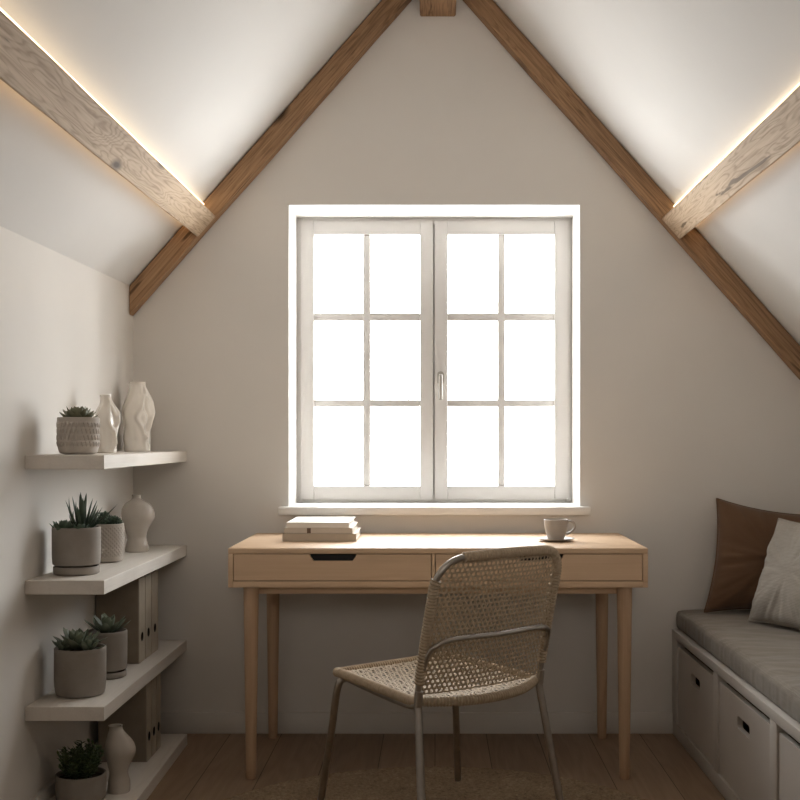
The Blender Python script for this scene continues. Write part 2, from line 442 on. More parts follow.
prism(bm, rrect(hx-0.0135, hz-0.026, hx+0.0135, hz+0.026, 0.013), [], lambda p: wl(p[0], SY, p[1]), Vector((0, -0.008, 0)))
hd = obj('handle_plate', bm, 'handle', win, smooth=30)
tag(hd, 'nickel plate of the window handle')
bm = BM()
tube(bm, catmull([wl(hx, SY-0.006, hz+0.006), wl(hx, SY-0.03, hz+0.007), wl(hx, SY-0.044, hz+0.002), wl(hx, SY-0.046, hz-0.03), wl(hx, SY-0.046, hz-0.088)], 6), 0.0075, 12)
obj('handle', bm, 'handle', win, smooth=60)
bm = BM(); box(bm, wl(px_x(278, 4.36), 4.36, WZ0-0.031), wl(px_x(591, 4.36), YB, WZ0), 0.004)
box(bm, wl(WX0+.001, YB-0.01, WZ0-0.02), wl(WX1-.001, FY+0.02, WZ0+0.0005), 0)
obj('window_sill', bm, 'white_paint', win)
# painted reveal lining
bm = BM()
t = 0.004
box(bm, wl(WX0, YB, WZ0), wl(WX0+t, FY, WZ1)); box(bm, wl(WX1-t, YB, WZ0), wl(WX1, FY, WZ1)); box(bm, wl(WX0, YB, WZ1-t), wl(WX1, FY, WZ1))
obj('window_reveal', bm, 'white_paint', win, smooth=0)

# ------------------------------------------------------------------ roof beams
def frame_mat(o, x, y, z):
    m = Matrix.Identity(4)
    for i, a in enumerate((x, y, z)):
        a = Vector(a)
        for j in range(3): m[j][i] = a[j]
    m.translation = Vector(o); return m
RT = 0.071; RD = 0.06                        # rafter depth across the slope / thickness off the gable
def wobble(bm, amp, s, seed):
    for v in bm.verts:
        p = v.co*s + Vector((seed, 0, 0)); v.co += Vector(mnoise.noise_vector(p))*amp
def cut_bar(bm, L, n, prof):
    """bar along X with a (y,z) profile, n spans"""
    rings = [[bm.verts.new((L*i/n, y, z)) for y, z in prof] for i in range(n+1)]
    k = len(prof)
    for a, b in zip(rings, rings[1:]):
        for j in range(k): bm.faces.new((a[j], a[(j+1) % k], b[(j+1) % k], b[j]))
    bm.faces.new(rings[0]); bm.faces.new(rings[-1])
def bevprof(y0, z0, y1, z1, b): return [(y0+b,z0),(y1-b,z0),(y1,z0+b),(y1,z1-b),(y1-b,z1),(y0+b,z1),(y0,z1-b),(y0,z0+b)]

def rafter(side):
    # profile polygon in the gable plane, flat on the slope, plumb cut at its foot, mitred at the ridge
    sgn = -1 if side == 'L' else 1
    s = SL if side == 'L' else SR
    ang = math.atan(s); xw = XL+0.001 if side == 'L' else XR-0.001
    foot = Vector((xw, 0, (KL if side == 'L' else KR)))
    L = abs(xw-AX)/math.cos(ang)
    # local x up the slope, local z away from ceiling into room, local y into the gable
    X = Vector((-sgn*math.cos(ang), 0, math.sin(ang))); Zin = Vector((-sgn*math.sin(ang), 0, -math.cos(ang)))
    Y = Zin.cross(X)
    mw = frame_mat((foot.x, YB-0.001, foot.z), X, Y, Zin)
    bm = BM(); n = 40
    yy = -RD if Y.y > 0 else RD
    y0, y1 = min(0, yy), max(0, yy)
    prof = bevprof(y0, 0.001, y1, RT, 0.004)
    rings = []
    for i in range(n+1):
        ring = []
        for y, z in prof:
            xs = z*math.tan(PI/2-ang)*-1       # plumb cut: x offset so the end is vertical
            xs = -z*(math.cos(ang)/math.sin(ang)) if False else 0.0
            x0 = z*math.tan(ang) ; x1 = L - z*math.tan(PI/2-ang)
            x = -0.0 + x0*0 + (z*(-math.sin(ang)/math.cos(ang)) if False else 0)
            # vertical line at the foot: moving into the room by z moves horizontally z*sin(ang); slide down-slope to come back
            xa = -z*math.tan(ang); xb = L - z/math.tan(ang)
            xb = L + z*(-math.cos(ang)/math.sin(ang)) if False else L - z*math.tan(PI/2-ang)*0 - z*math.tan(0) 
            # mitre at the ridge: horizontal displacement must vanish too
            xb = L - z*math.tan(ang) - 0.078/math.cos(ang)
            x = xa + (xb-xa)*i/n
            w = Vector((x*3, y*8+ (0 if side=='L' else 50), z*8)); d = mnoise.noise(w)*0.0022
            ring.append(bm.verts.new((x, y*(1) , z + (d if z > 0.01 else 0))))
        rings.append(ring)
    k = len(prof)
    for a, b in zip(rings, rings[1:]):
        for j in range(k): bm.faces.new((a[j], a[(j+1) % k], b[(j+1) % k], b[j]))
    bm.faces.new(rings[0]); bm.faces.new(rings[-1])
    return obj('rafter', bm, 'rafter', smooth=30, mw=mw)
tag(rafter('L'), 'brown oak rafter on the gable wall, left of the window', 'beam', 'rafters on the gable wall')
tag(rafter('R'), 'brown oak rafter on the gable wall, right of the window', 'beam', 'rafters on the gable wall')

def purlin(side):
    sgn = -1 if side == 'L' else 1
    s = SL if side == 'L' else SR; ang = math.atan(s)
    up = Vector((-sgn*math.cos(ang), 0, math.sin(ang))); zin = Vector((-sgn*math.sin(ang), 0, -math.cos(ang)))
    yaw = math.tan(R(0.8)) if side == 'L' else 0.0
    along = Vector((-yaw, -1, 0)).normalized()          # towards the camera
    y_end = YB-RD-0.0015
    # end points of the visible face from the photograph's junction with the rafter
    if side == 'L': xb = px_x(216, y_end)
    else: xb = px_x(661.5, y_end)
    zc = left_ceil_z(xb, y_end) if side == 'L' else right_ceil_z(xb)
    B = Vector((xb, y_end, zc))
    # slide to the ceiling point straight behind B (perpendicular to the slope)
    h = RT+0.002
    # B_face = Pc + zin*h must have x = xb
    Pc = Vector((xb - zin.x*h, y_end, 0)); Pc.z = left_ceil_z(Pc.x, y_end) if side == 'L' else right_ceil_z(Pc.x)
    W = 0.102
    L = y_end-(YF+0.01)
    Y = -up; Z = zin; X = along
    if X.cross(Y).dot(Z) < 0: X2 = X
    mw = frame_mat(Pc, X, Y, Z)
    bm = BM(); n = 120
    prof = bevprof(0, 0.026, W, h, 0.004)
    rings = []
    for i in range(n+1):
        ring = []
        for y, z in prof:
            x = L*i/n
            d = mnoise.noise(Vector((x*2.5, y*15+(3 if side=='L' else 77), z*15)))*0.0022*min(1, i/4)
            d2 = mnoise.noise(Vector((x*3.5, y*15+(13 if side=='L' else 97), z*15)))*0.003*min(1, i/4)
            ring.append(bm.verts.new((x, y+d, z+d2)))
        rings.append(ring)
    k = len(prof)
    for a, b in zip(rings, rings[1:]):
        for j in range(k): bm.faces.new((a[j], a[(j+1) % k], b[(j+1) % k], b[j]))
    bm.faces.new(rings[0]); bm.faces.new(rings[-1])
    gs = Vector((0,0,0)) if side == 'L' else Vector((3.7, 0.83, 0))
    for v in bm.verts: v.co += gs
    p = obj('purlin', bm, 'purlin', smooth=30, mw=mw @ Matrix.Translation(-gs))
    nm = 'left' if side == 'L' else 'right'
    tag(p, f'pale weathered oak roof beam along the {nm} ceiling slope, lit from behind', 'beam', 'backlit roof beams')
    # light strips fixed behind the beam: one along its upper edge, one along its lower edge
    bm = BM(); box(bm, (0.004, -0.006, 0.002), (L, 0.004, 0.012), 0)
    tag(obj('light_strip', bm, 'led', smooth=0, mw=mw), f'bright warm light strip along the top edge of the {nm} roof beam', 'light', 'light strips behind the beams')
    bm = BM(); box(bm, (0.004, W-0.016, 0.004), (L, W-0.006, 0.012), 0)
    tag(obj('light_strip', bm, 'led_low', smooth=0, mw=mw), f'hidden light strip glowing under the lower edge of the {nm} roof beam', 'light', 'light strips behind the beams')
purlin('L'); purlin('R')
bm = BM(); cut_bar(bm, YB-YF-0.01, 30, bevprof(-0.0665, 0, 0.0665, 0.16, 0.005))
tag(obj('ridge_beam', bm, 'rafter', smooth=30, mw=frame_mat((0.0105, YB-0.002, 2.671), (0,-1,0), (1,0,0), (0,0,1))), 'square brown oak ridge beam at the peak above the window', 'beam')

# ------------------------------------------------------------------ shelves
SHX = -0.9255
def shelf(ztop, y0, y1, label, xe0=SHX, xe1=SHX, th=0.040):
    bm = BM()
    zb = ztop-th
    def P(x, y, z): return bm.verts.new((x, y, z))
    pts = [(wallx(y0)+0.001, y0), (xe0, y0), (xe1, y1), (wallx(y1)+0.001, y1)]
    prism(bm, pts, [], lambda p: Vector((p[0], p[1]-y0, 0)), Vector((0, 0, th)))
    es = [e for e in bm.edges]
    es = [e for e in bm.edges if len(e.link_faces) == 2 and e.calc_face_angle(0) > 0.5]
    bmesh.ops.bevel(bm, geom=es, offset=0.0015, segments=1, affect='EDGES')
    o = obj('floating_shelf' if zb > 0.01 else 'bottom_shelf', bm, 'shelf', smooth=30, loc=(0, y0, zb))
    tag(o, label, 'shelf', 'wall shelves')
    return o
Z1, Z2, Z3, Z4 = 1.052, 0.7015, 0.348, 0.040
shelf(Z1, 3.30, YB-0.002, 'top pale wooden floating shelf holding two wavy vases and a potted succulent')
shelf(Z2, 3.30, YB-0.002, 'second floating shelf from the top, holding a spiky plant and a round vase')
shelf(Z3, 3.30, YB-0.002, 'third floating shelf down, holding binders and two grey-potted succulents')
shelf(Z4, 3.00, 4.23, 'lowest pale shelf lying on the floor under the others', -0.865, -0.888)

# ------------------------------------------------------------------ pots & plants
def leaf(bm, lay, base, az, pitch, L, W, T, curve=0.3, roll=0.0, n=7, tipsharp=1.0):
    """fleshy pointed leaf; pitch 0 = horizontal, 90 = upright"""
    d = Vector((math.cos(az), math.sin(az), 0)); side = Vector((-math.sin(az), math.cos(az), 0))
    base = Vector(base)
    rings = []
    p = base.copy(); pt = pitch
    for i in range(n+1):
        t = i/n
        fw = Vector((d.x*math.cos(pt), d.y*math.cos(pt), math.sin(pt)))
        nm = side.cross(fw) * -1
        w = W*0.5*(0.55+1.0*t*1.1)*(1-t**(2.6/tipsharp))**0.9 if t < 1 else 0.0
        th = T*0.5*(1-t**2.2)
        if i == n: rings.append([bm.verts.new(p)])
        else:
            ring = []
            for k in range(6):
                a = 2*PI*k/6
                sx, sz = math.cos(a), math.sin(a)
                ring.append(bm.verts.new(p + side*(w*sx) + nm*(th*sz + 0.25*w*sx*sx)))
            rings.append(ring)
        for v in rings[-1]: v[lay] = t
        p = p + fw*(L/n); pt += curve/n
    for a, b in zip(rings, rings[1:]):
        for k in range(6):
            k2 = (k+1) % 6
            if len(b) == 1: bm.faces.new((a[k], a[k2], b[0]))
            else: bm.faces.new((a[k], a[k2], b[k2], b[k]))
def rosette(bm, lay, ctr, n, L, W, T, p0, p1, rg, curve=0.5, r0=0.004):
    for i in range(n):
        t = i/(n-1)                 # 0 outer .. 1 inner
        az = i*2.39996 + rg.uniform(-.15, .15)
        pit = R(p0 + (p1-p0)*t + rg.uniform(-5, 5)); ll = L*(1-0.55*t)*rg.uniform(.9, 1.08)
        r = r0*(1-t)+0.001
        leaf(bm, lay, (ctr[0]+r*math.cos(az), ctr[1]+r*math.sin(az), ctr[2]+0.012*t), az, pit, ll, W*(1-0.4*t), T*(1-0.3*t), curve)
def new_leaf_bm():
    bm = BM(); lay = bm.verts.layers.float.new('tipness'); return bm, lay

def pot_mesh(r, h, wall=0.006, rb=0.85, fn=None, z0=0.0, seg=64, zn=1, round_b=0.012):
    bm = BM()
    prof = [(0, z0), (r*rb-round_b, z0), (r*rb-0.003, z0+0.003)]
    outer = [(r*rb + (r-r*rb)*min(1, k/6)**0.6, z0+round_b + 0.0) for k in ()]
    nz = 60 if fn else 16
    for k in range(nz+1):
        t = k/nz; z = z0+0.004+(h-0.006)*t
        rr = r*(rb + (1-rb)*min(1.0, (t/0.28))**0.6) if rb < 1 else r
        prof.append((rr, z))
    prof += [(r-0.0015, z0+h), (r-wall+0.001, z0+h), (r-wall, z0+h-0.002), (r-wall, z0+h-0.022), (0, z0+h-0.022)]
    top = len(prof)-5
    def f(th, z, rr, i):
        q = rr
        if fn and 3 <= i < top: q = rr + fn(th, (z-z0)/h)
        return (q*math.cos(th), q*math.sin(th), z)
    lathe(bm, prof, seg, f)
    return bm
def soil_bm(r, z):
    bm = BM(); prof = [(0, z+0.004)] + [(r*k/6, z+0.004-0.004*(k/6)**2) for k in range(1, 7)] + [(r, z-0.006)]
    lathe(bm, prof, 32, lambda th, zz, rr, i: (rr*math.cos(th), rr*math.sin(th), zz + 0.002*mnoise.noise(Vector((rr*90*math.cos(th), rr*90*math.sin(th), 3)))))
    return bm
def saucer_bm(r, h):
    bm = BM(); lathe(bm, [(0,0),(r-0.006,0),(r-0.001,0.003),(r,0.008),(r,h-0.002),(r-0.002,h),(r-0.006,h-0.001),(r-0.008,0.006),(0,0.006)], 64); return bm
def tri_pattern(th, t):
    if t < 0.2 or t > 0.88: return 0.0
    rows = 4; u = th/(2*PI)*30; v = (t-0.2)/0.68*rows
    r = int(v); fv = v-r; fu = abs(((u + 0.5*(r % 2)) % 1.0)-0.5)*2
    edge = min(1, fv*5, (1-fv)*5)
    return (0.0016 if fu < fv else -0.0012)*edge
def dia_pattern(th, t):
    if t < 0.16 or t > 0.93: return 0.0
    u = th/(2*PI)*26; v = (t-0.16)/0.77*7
    a = abs(((u+v) % 1)-0.5)*2; b = abs(((u-v) % 1)-0.5)*2
    return -0.0030*min(a, b) + 0.0016

# A: top shelf
p = thing('potted_succulent', 'patterned pale pot with an olive rosette succulent on the top shelf', 'potted plant', (px_x(78.3, 3.44), 3.44, Z1), 0.3)
obj('pot', pot_mesh(0.0595, 0.108, fn=tri_pattern, rb=0.86, seg=240), 'pot_light', p, smooth=50)
obj('soil', soil_bm(0.0525, 0.092), 'soil', p)
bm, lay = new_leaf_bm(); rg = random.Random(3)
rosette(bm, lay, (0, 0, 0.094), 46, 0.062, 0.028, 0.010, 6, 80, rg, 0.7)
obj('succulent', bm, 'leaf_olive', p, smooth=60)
# D: second shelf, spiky
p = thing('potted_succulent', 'large plain grey pot with saucer and spiky aloe on the second shelf', 'potted plant', (px_x(76.5, 3.465), 3.465, Z2))
obj('saucer', saucer_bm(0.066, 0.024), 'pot', p, smooth=50)
obj('pot', pot_mesh(0.0695, 0.112, rb=0.97, z0=0.026), 'pot', p, smooth=50)
obj('soil', soil_bm(0.063, 0.120), 'soil', p)
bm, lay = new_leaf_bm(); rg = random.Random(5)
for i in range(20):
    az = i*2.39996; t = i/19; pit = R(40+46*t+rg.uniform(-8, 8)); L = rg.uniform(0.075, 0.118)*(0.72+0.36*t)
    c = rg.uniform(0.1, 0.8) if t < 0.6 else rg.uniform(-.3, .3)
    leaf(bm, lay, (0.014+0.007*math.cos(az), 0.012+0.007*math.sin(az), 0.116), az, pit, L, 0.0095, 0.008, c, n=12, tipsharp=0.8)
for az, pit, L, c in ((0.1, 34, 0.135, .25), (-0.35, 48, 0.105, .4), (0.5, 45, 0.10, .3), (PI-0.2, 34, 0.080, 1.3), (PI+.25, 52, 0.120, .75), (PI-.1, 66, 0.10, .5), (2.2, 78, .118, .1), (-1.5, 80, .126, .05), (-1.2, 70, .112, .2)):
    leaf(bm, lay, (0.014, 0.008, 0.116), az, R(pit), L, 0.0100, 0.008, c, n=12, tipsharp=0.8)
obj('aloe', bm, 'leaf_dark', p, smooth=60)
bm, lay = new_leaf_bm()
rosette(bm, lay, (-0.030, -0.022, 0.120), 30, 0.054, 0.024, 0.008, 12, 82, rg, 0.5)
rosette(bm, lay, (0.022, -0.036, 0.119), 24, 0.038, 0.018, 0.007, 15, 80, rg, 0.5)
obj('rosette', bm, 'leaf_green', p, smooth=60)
# E: patterned pot, small clusters
p = thing('potted_succulent', 'diamond-patterned grey pot behind the spiky plant on the second shelf', 'potted plant', (px_x(106, 3.80), 3.80, Z2))
obj('pot', pot_mesh(0.0565, 0.124, fn=dia_pattern, rb=0.9, seg=260), 'pot_light', p, smooth=50)
obj('soil', soil_bm(0.050, 0.108), 'soil', p)
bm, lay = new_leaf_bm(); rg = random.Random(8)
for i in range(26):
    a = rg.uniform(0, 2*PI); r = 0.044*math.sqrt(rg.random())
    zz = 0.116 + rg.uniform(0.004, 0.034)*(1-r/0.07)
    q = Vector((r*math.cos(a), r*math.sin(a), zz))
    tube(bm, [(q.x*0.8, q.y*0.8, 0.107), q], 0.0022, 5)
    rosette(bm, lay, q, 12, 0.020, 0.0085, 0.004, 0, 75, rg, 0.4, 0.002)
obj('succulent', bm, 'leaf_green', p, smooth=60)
# G: third shelf, front
p = thing('potted_succulent', 'plain grey pot without saucer, leafy succulent, nearest on the third shelf', 'potted plant', (px_x(80.3, 3.465), 3.465, Z3))
obj('pot', pot_mesh(0.074, 0.139, rb=0.93), 'pot', p, smooth=50)
obj('soil', soil_bm(0.069, 0.128), 'soil', p)
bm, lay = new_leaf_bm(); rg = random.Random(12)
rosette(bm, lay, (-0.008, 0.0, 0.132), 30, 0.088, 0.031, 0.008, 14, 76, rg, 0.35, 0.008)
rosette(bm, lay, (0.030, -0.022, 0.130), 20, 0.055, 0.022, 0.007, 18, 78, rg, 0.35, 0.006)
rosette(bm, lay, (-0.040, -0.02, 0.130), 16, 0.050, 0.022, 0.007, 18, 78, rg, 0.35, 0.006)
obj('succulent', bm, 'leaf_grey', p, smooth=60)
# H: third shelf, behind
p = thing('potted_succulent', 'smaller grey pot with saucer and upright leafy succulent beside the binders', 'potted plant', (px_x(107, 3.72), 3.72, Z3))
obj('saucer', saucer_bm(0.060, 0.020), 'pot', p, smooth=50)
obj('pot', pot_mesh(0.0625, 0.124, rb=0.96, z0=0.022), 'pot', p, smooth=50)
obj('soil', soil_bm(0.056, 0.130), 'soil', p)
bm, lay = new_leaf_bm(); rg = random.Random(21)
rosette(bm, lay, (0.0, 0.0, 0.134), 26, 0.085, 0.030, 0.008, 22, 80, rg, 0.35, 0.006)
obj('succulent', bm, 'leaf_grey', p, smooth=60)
# J: bottom shelf bush
p = thing('potted_herb', 'grey pot with a bushy dark green plant on the lowest shelf', 'potted plant', (px_x(81, 3.46), 3.46, Z4))
obj('pot', pot_mesh(0.0725, 0.078, rb=0.93), 'pot', p, smooth=50)
obj('soil', soil_bm(0.066, 0.064), 'soil', p)
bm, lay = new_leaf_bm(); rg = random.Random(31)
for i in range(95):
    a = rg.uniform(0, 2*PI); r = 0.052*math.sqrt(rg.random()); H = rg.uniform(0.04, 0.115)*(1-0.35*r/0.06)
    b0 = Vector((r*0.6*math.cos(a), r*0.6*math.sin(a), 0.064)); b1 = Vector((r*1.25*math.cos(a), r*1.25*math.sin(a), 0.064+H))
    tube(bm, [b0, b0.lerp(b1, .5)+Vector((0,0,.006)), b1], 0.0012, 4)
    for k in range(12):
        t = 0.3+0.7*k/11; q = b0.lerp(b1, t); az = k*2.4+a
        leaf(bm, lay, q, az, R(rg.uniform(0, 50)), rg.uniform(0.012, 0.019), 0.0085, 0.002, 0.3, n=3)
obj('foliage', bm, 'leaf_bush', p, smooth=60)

# ------------------------------------------------------------------ vases
def wavy_vase(name, prof, mat, label, loc, ridges, lean, group=None, amp=0.006, seg=96, rot=0.0):
    H = prof[-1][1]
    pr = spline_prof(prof, 10)
    full = [(0, 0)] + pr + [(pr[-1][0]-0.004, pr[-1][1]-0.001), (pr[-1][0]-0.005, pr[-1][1]-0.03), (0, pr[-1][1]-0.04)]
    nout = len(pr)
    bm = BM()
    def f(th, z, r, i):
        t = z/H
        q = r
        if 0 < i <= nout:
            win = min(1, t*6)*min(1, (1-t)*5)
            for (a0, am, ph, fr, wd, hh) in ridges:
                c = a0 + am*math.sin(2*PI*fr*t+ph) + 0.35*mnoise.noise(Vector((t*5, a0*7, ph)))
                d = (th-c+PI) % (2*PI)-PI
                q += hh*math.exp(-(d/wd)**2)*win
            q += (0.16 if mat == 'ceramic' else 0.07)*r*mnoise.noise(Vector((math.cos(th)*1.6, math.sin(th)*1.6, t*4.2+loc[0]*10)))*win
        ox = interp(lean, t)
        return (q*math.cos(th)+ox, q*math.sin(th), z)
    lathe(bm, full, seg, f)
    o = obj(name, bm, mat, smooth=60, loc=loc); o.rotation_euler.z = rot
    return tag(o, label, 'vase', group)
rid = [(-0.75, 0.38, 0.3, 1.25, 0.16, 0.008), (-0.2, -0.35, 0.3, 0.9, 0.15, 0.008), (-0.5, 0.1, 0, 1.25, 0.22, -0.007), (-1.9, 0.3, 2.0, .9, 0.22, 0.004), (2.3, 0.4, 1, 1.2, 0.2, 0.008)]
wavy_vase('vase', [(0.026,0.0),(0.032,0.004),(0.031,0.03),(0.030,0.055),(0.036,0.095),(0.032,0.130),(0.020,0.155),(0.0165,0.175),(0.019,0.186)], 'ceramic',
          'small wavy cream ceramic vase beside the patterned pot on the top shelf', (px_x(106.5, 3.78), 3.78, Z1), rid, [(0,0),(0.45,0.004),(1,-0.003)], 'wavy vases on the top shelf')
rid2 = [(-0.9, 0.42, 1.2, 1.15, 0.15, 0.010), (-0.3, -0.40, 1.2, 0.8, 0.14, 0.009), (-2.0, 0.3, 2.6, .9, 0.22, 0.005), (-0.6, 0.1, 0, 1.15, 0.2, -0.009), (2.2, 0.4, 1, 1.2, 0.2, 0.009), (3.6, .4, 2, 1.1, .3, 0.006)]
wavy_vase('vase', [(0.040,0.0),(0.046,0.004),(0.045,0.04),(0.043,0.075),(0.050,0.125),(0.047,0.165),(0.034,0.205),(0.028,0.232),(0.030,0.247)], 'ceramic',
          'tall wavy cream ceramic vase at the far end of the top shelf', (px_x(137.5, 4.2), 4.2, Z1), rid2, [(0,0),(0.5,0.003),(1,-0.001)], 'wavy vases on the top shelf')
round_rid = [(-0.2, 0.1, 0, .5, 0.8, 0.004)]
wavy_vase('vase', [(0.036,0.0),(0.040,0.003),(0.038,0.02),(0.031,0.050),(0.040,0.085),(0.053,0.118),(0.052,0.145),(0.038,0.170),(0.018,0.183),(0.014,0.192),(0.0165,0.199)], 'ceramic2',
          'round bulbous cream vase with narrow neck on the second shelf', (px_x(137, 4.14), 4.14, Z2), round_rid, [(0,0),(0.35,-0.003),(0.6,0.002),(1,-0.002)])
wavy_vase('vase', [(0.030,0.0),(0.033,0.003),(0.030,0.03),(0.0245,0.058),(0.032,0.088),(0.042,0.116),(0.040,0.142),(0.028,0.168),(0.0205,0.184),(0.0195,0.193),(0.0215,0.198)], 'ceramic2',
          'small curvy taupe vase on the lowest shelf in front of binders', (px_x(118.5, 3.54), 3.54, Z4), [(-0.1, 0.1, 0, .5, 0.9, 0.006)], [(0,0.0),(0.35,-0.002),(0.6,0.002),(1,-0.009)])

# ------------------------------------------------------------------ binders
def binder(loc, th, h, dpt, label, group):
    """spine faces +x (the room), cover faces the camera; origin at the camera-side bottom edge of the spine"""
    t = thing('ring_binder', label, 'binder', loc, 0, group)
    bm = BM()
    box(bm, (-dpt, 0, 0), (-0.003, 0.003, h), 0.001, 1); box(bm, (-dpt, th-0.003, 0), (-0.003, th, h), 0.001, 1)
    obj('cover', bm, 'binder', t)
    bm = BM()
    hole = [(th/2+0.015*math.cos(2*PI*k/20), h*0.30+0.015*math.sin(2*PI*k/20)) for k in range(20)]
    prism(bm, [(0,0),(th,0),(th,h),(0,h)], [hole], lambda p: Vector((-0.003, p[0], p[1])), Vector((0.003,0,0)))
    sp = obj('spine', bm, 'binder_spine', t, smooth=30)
    bm = BM(); lathe(bm, [(0,-0.010),(0.0165,-0.010),(0.0165,0.001),(0.0145,0.001),(0.0145,-0.008),(0,-0.008)], 24)
    bmesh.ops.transform(bm, matrix=Matrix.Translation((-0.001, th/2, h*0.30)) @ Matrix.Rotation(R(90), 4, 'Y'), verts=bm.verts[:])
    obj('finger_ring', bm, 'dark', sp, smooth=40)
    bm = BM(); box(bm, (-dpt+0.004, 0.005, 0.006), (-0.02, th-0.005, h-0.012), 0.001, 1)
    obj('papers', bm, 'paper', t)
    return t
bx, by = -0.985, 3.93
ths = [0.083, 0.088, 0.092]; names = ['nearest', 'middle', 'farthest']
for k in range(3):
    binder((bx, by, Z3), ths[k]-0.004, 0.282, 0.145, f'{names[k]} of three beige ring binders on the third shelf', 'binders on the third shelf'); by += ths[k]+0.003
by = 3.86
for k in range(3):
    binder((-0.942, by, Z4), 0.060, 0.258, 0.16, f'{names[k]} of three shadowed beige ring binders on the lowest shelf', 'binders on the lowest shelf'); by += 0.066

# ------------------------------------------------------------------ desk
DX0, DX1, DY0, DY1, DZ0, DZ1 = -0.661, 0.6805, 3.77, 4.375, 0.622, 0.748
desk = thing('desk', 'light oak writing desk with two drawers below the window', 'desk', ((DX0+DX1)/2, (DY0+DY1)/2, 0))
def dl(x, y, z): return Vector((x-(DX0+DX1)/2, y-(DY0+DY1)/2, z))
def dbox(bm, a, b, bev=0.002): box(bm, dl(*a), dl(*b), bev)
bm = BM(); dbox(bm, (DX0, DY0, DZ1-0.018), (DX1, DY1, DZ1), 0.002); obj('desktop', bm, 'oak', desk)
bm = BM()
dbox(bm, (DX0, DY0, DZ0), (DX0+0.016, DY1, DZ1-0.018), 0.001); dbox(bm, (DX1-0.016, DY0, DZ0), (DX1, DY1, DZ1-0.018), 0.001)
dbox(bm, (DX0+0.016, DY0, DZ0), (DX1-0.016, DY1, DZ0+0.020), 0.001); dbox(bm, (DX0+.016, DY1-0.014, DZ0+0.02), (DX1-.016, DY1, DZ1-.018), 0.001)
dxm = px_x(433.3, DY0)
dbox(bm, (dxm-0.005, DY0, DZ0+0.02), (dxm+0.005, DY1-.014, DZ1-.018), 0.0005)
obj('carcass', bm, 'oak', desk)
def drawer(x0, x1, nx0, nx1):
    zt, zb = DZ1-0.0200, DZ0+0.0228
    bm = BM()
    h = 0.021; s = 0.012
    poly = [(x0, zb), (x1, zb), (x1, zt), (nx1, zt), (nx1-0.004, zt-h*0.45), (nx1-0.013, zt-h), (nx0+0.013, zt-h), (nx0+0.004, zt-h*0.45), (nx0, zt), (x0, zt)]
    prism(bm, poly, [], lambda p: dl(p[0], DY0+0.0005, p[1]), Vector((0, 0.016, 0)))
    d = obj('drawer', bm, 'oak', desk, smooth=20)
    bm = BM()
    dbox(bm, (x0+0.006, DY0+0.017, zb+0.004), (x0+0.016, DY1-0.05, zt-0.012), 0); dbox(bm, (x1-0.016, DY0+0.017, zb+0.004), (x1-0.006, DY1-0.05, zt-0.012), 0)
    dbox(bm, (x0+0.006, DY0+0.017, zb+0.001), (x1-0.006, DY1-0.05, zb+0.006), 0)
    dbox(bm, (x0+0.016, DY0+0.034, zb+0.006), (x1-0.016, DY0+0.04, zt-0.003), 0)
    tag(obj('drawer_box', bm, 'dark', d, smooth=0), 'dark drawer interior behind the finger notch')
    return d
drawer(DX0+0.0185, dxm-0.0075, px_x(309.5, DY0), px_x(356.5, DY0))
drawer(dxm+0.0075, DX1-0.0185, px_x(517, DY0), px_x(564, DY0))
bm = BM()
dbox(bm, (-0.60, 3.825, DZ0-0.027), (0.615, 3.84, DZ0), 0.002); dbox(bm, (-0.60, 4.318, DZ0-0.032), (0.615, 4.336, DZ0), 0.002)
dbox(bm, (-0.605, 3.80, DZ0-0.032), (-0.588, 4.336, DZ0), 0.002); dbox(bm, (0.605, 3.80, DZ0-0.032), (0.622, 4.336, DZ0), 0.002)
obj('apron', bm, 'oak', desk)
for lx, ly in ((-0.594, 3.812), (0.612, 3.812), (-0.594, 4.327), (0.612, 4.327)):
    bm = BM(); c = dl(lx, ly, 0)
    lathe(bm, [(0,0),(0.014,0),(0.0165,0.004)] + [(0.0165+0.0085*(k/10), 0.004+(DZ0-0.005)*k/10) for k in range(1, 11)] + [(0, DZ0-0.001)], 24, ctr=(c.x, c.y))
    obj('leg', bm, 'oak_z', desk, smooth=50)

# books on the desk
def book(label, mat, x0, x1, y0, y1, z0, th, band=None, rot=0):
    cx, cy = (x0+x1)/2, (y0+y1)/2
    t = thing('book', label, 'book', (cx, cy, z0), rot, 'books stacked on the desk')
    w, d = (x1-x0)/2, (y1-y0)/2; ct = 0.0028
    bm = BM(); box(bm, (-w,-d,0), (w,d,ct), 0.0006, 1); box(bm, (-w,-d,th-ct), (w,d,th), 0.0006, 1)
    box(bm, (-w,-d,ct), (w,-d+0.004,th-ct), 0)
    obj('cover', bm, mat, t)
    bm = BM(); box(bm, (-w+0.004,-d+0.004,ct), (w-0.004,d-0.004,th-ct), 0); obj('pages', bm, 'paper', t)
    if band:
        bm = BM(); box(bm, (-w+band[0],-d-0.0006,0.0005), (-w+band[1],-d+0.001,th-0.0005), 0)
        tag(obj('spine_band', bm, 'book_band', t, smooth=0), 'dark brown band across the spine')
    return t
book('taupe hardback book at the bottom of the stack on the desk', 'book_c', -0.519, -0.268, 4.013, 4.29, DZ1, 0.027)
book('beige hardback with a dark spine band in the middle of the stack', 'book_b', -0.514, -0.281, 4.018, 4.30, DZ1+0.0272, 0.0185, (0.078, 0.091))
book('cream hardback book on top of the stack on the desk', 'book_a', -0.505, -0.292, 4.020, 4.31, DZ1+0.0459, 0.0185, rot=R(-0.6))

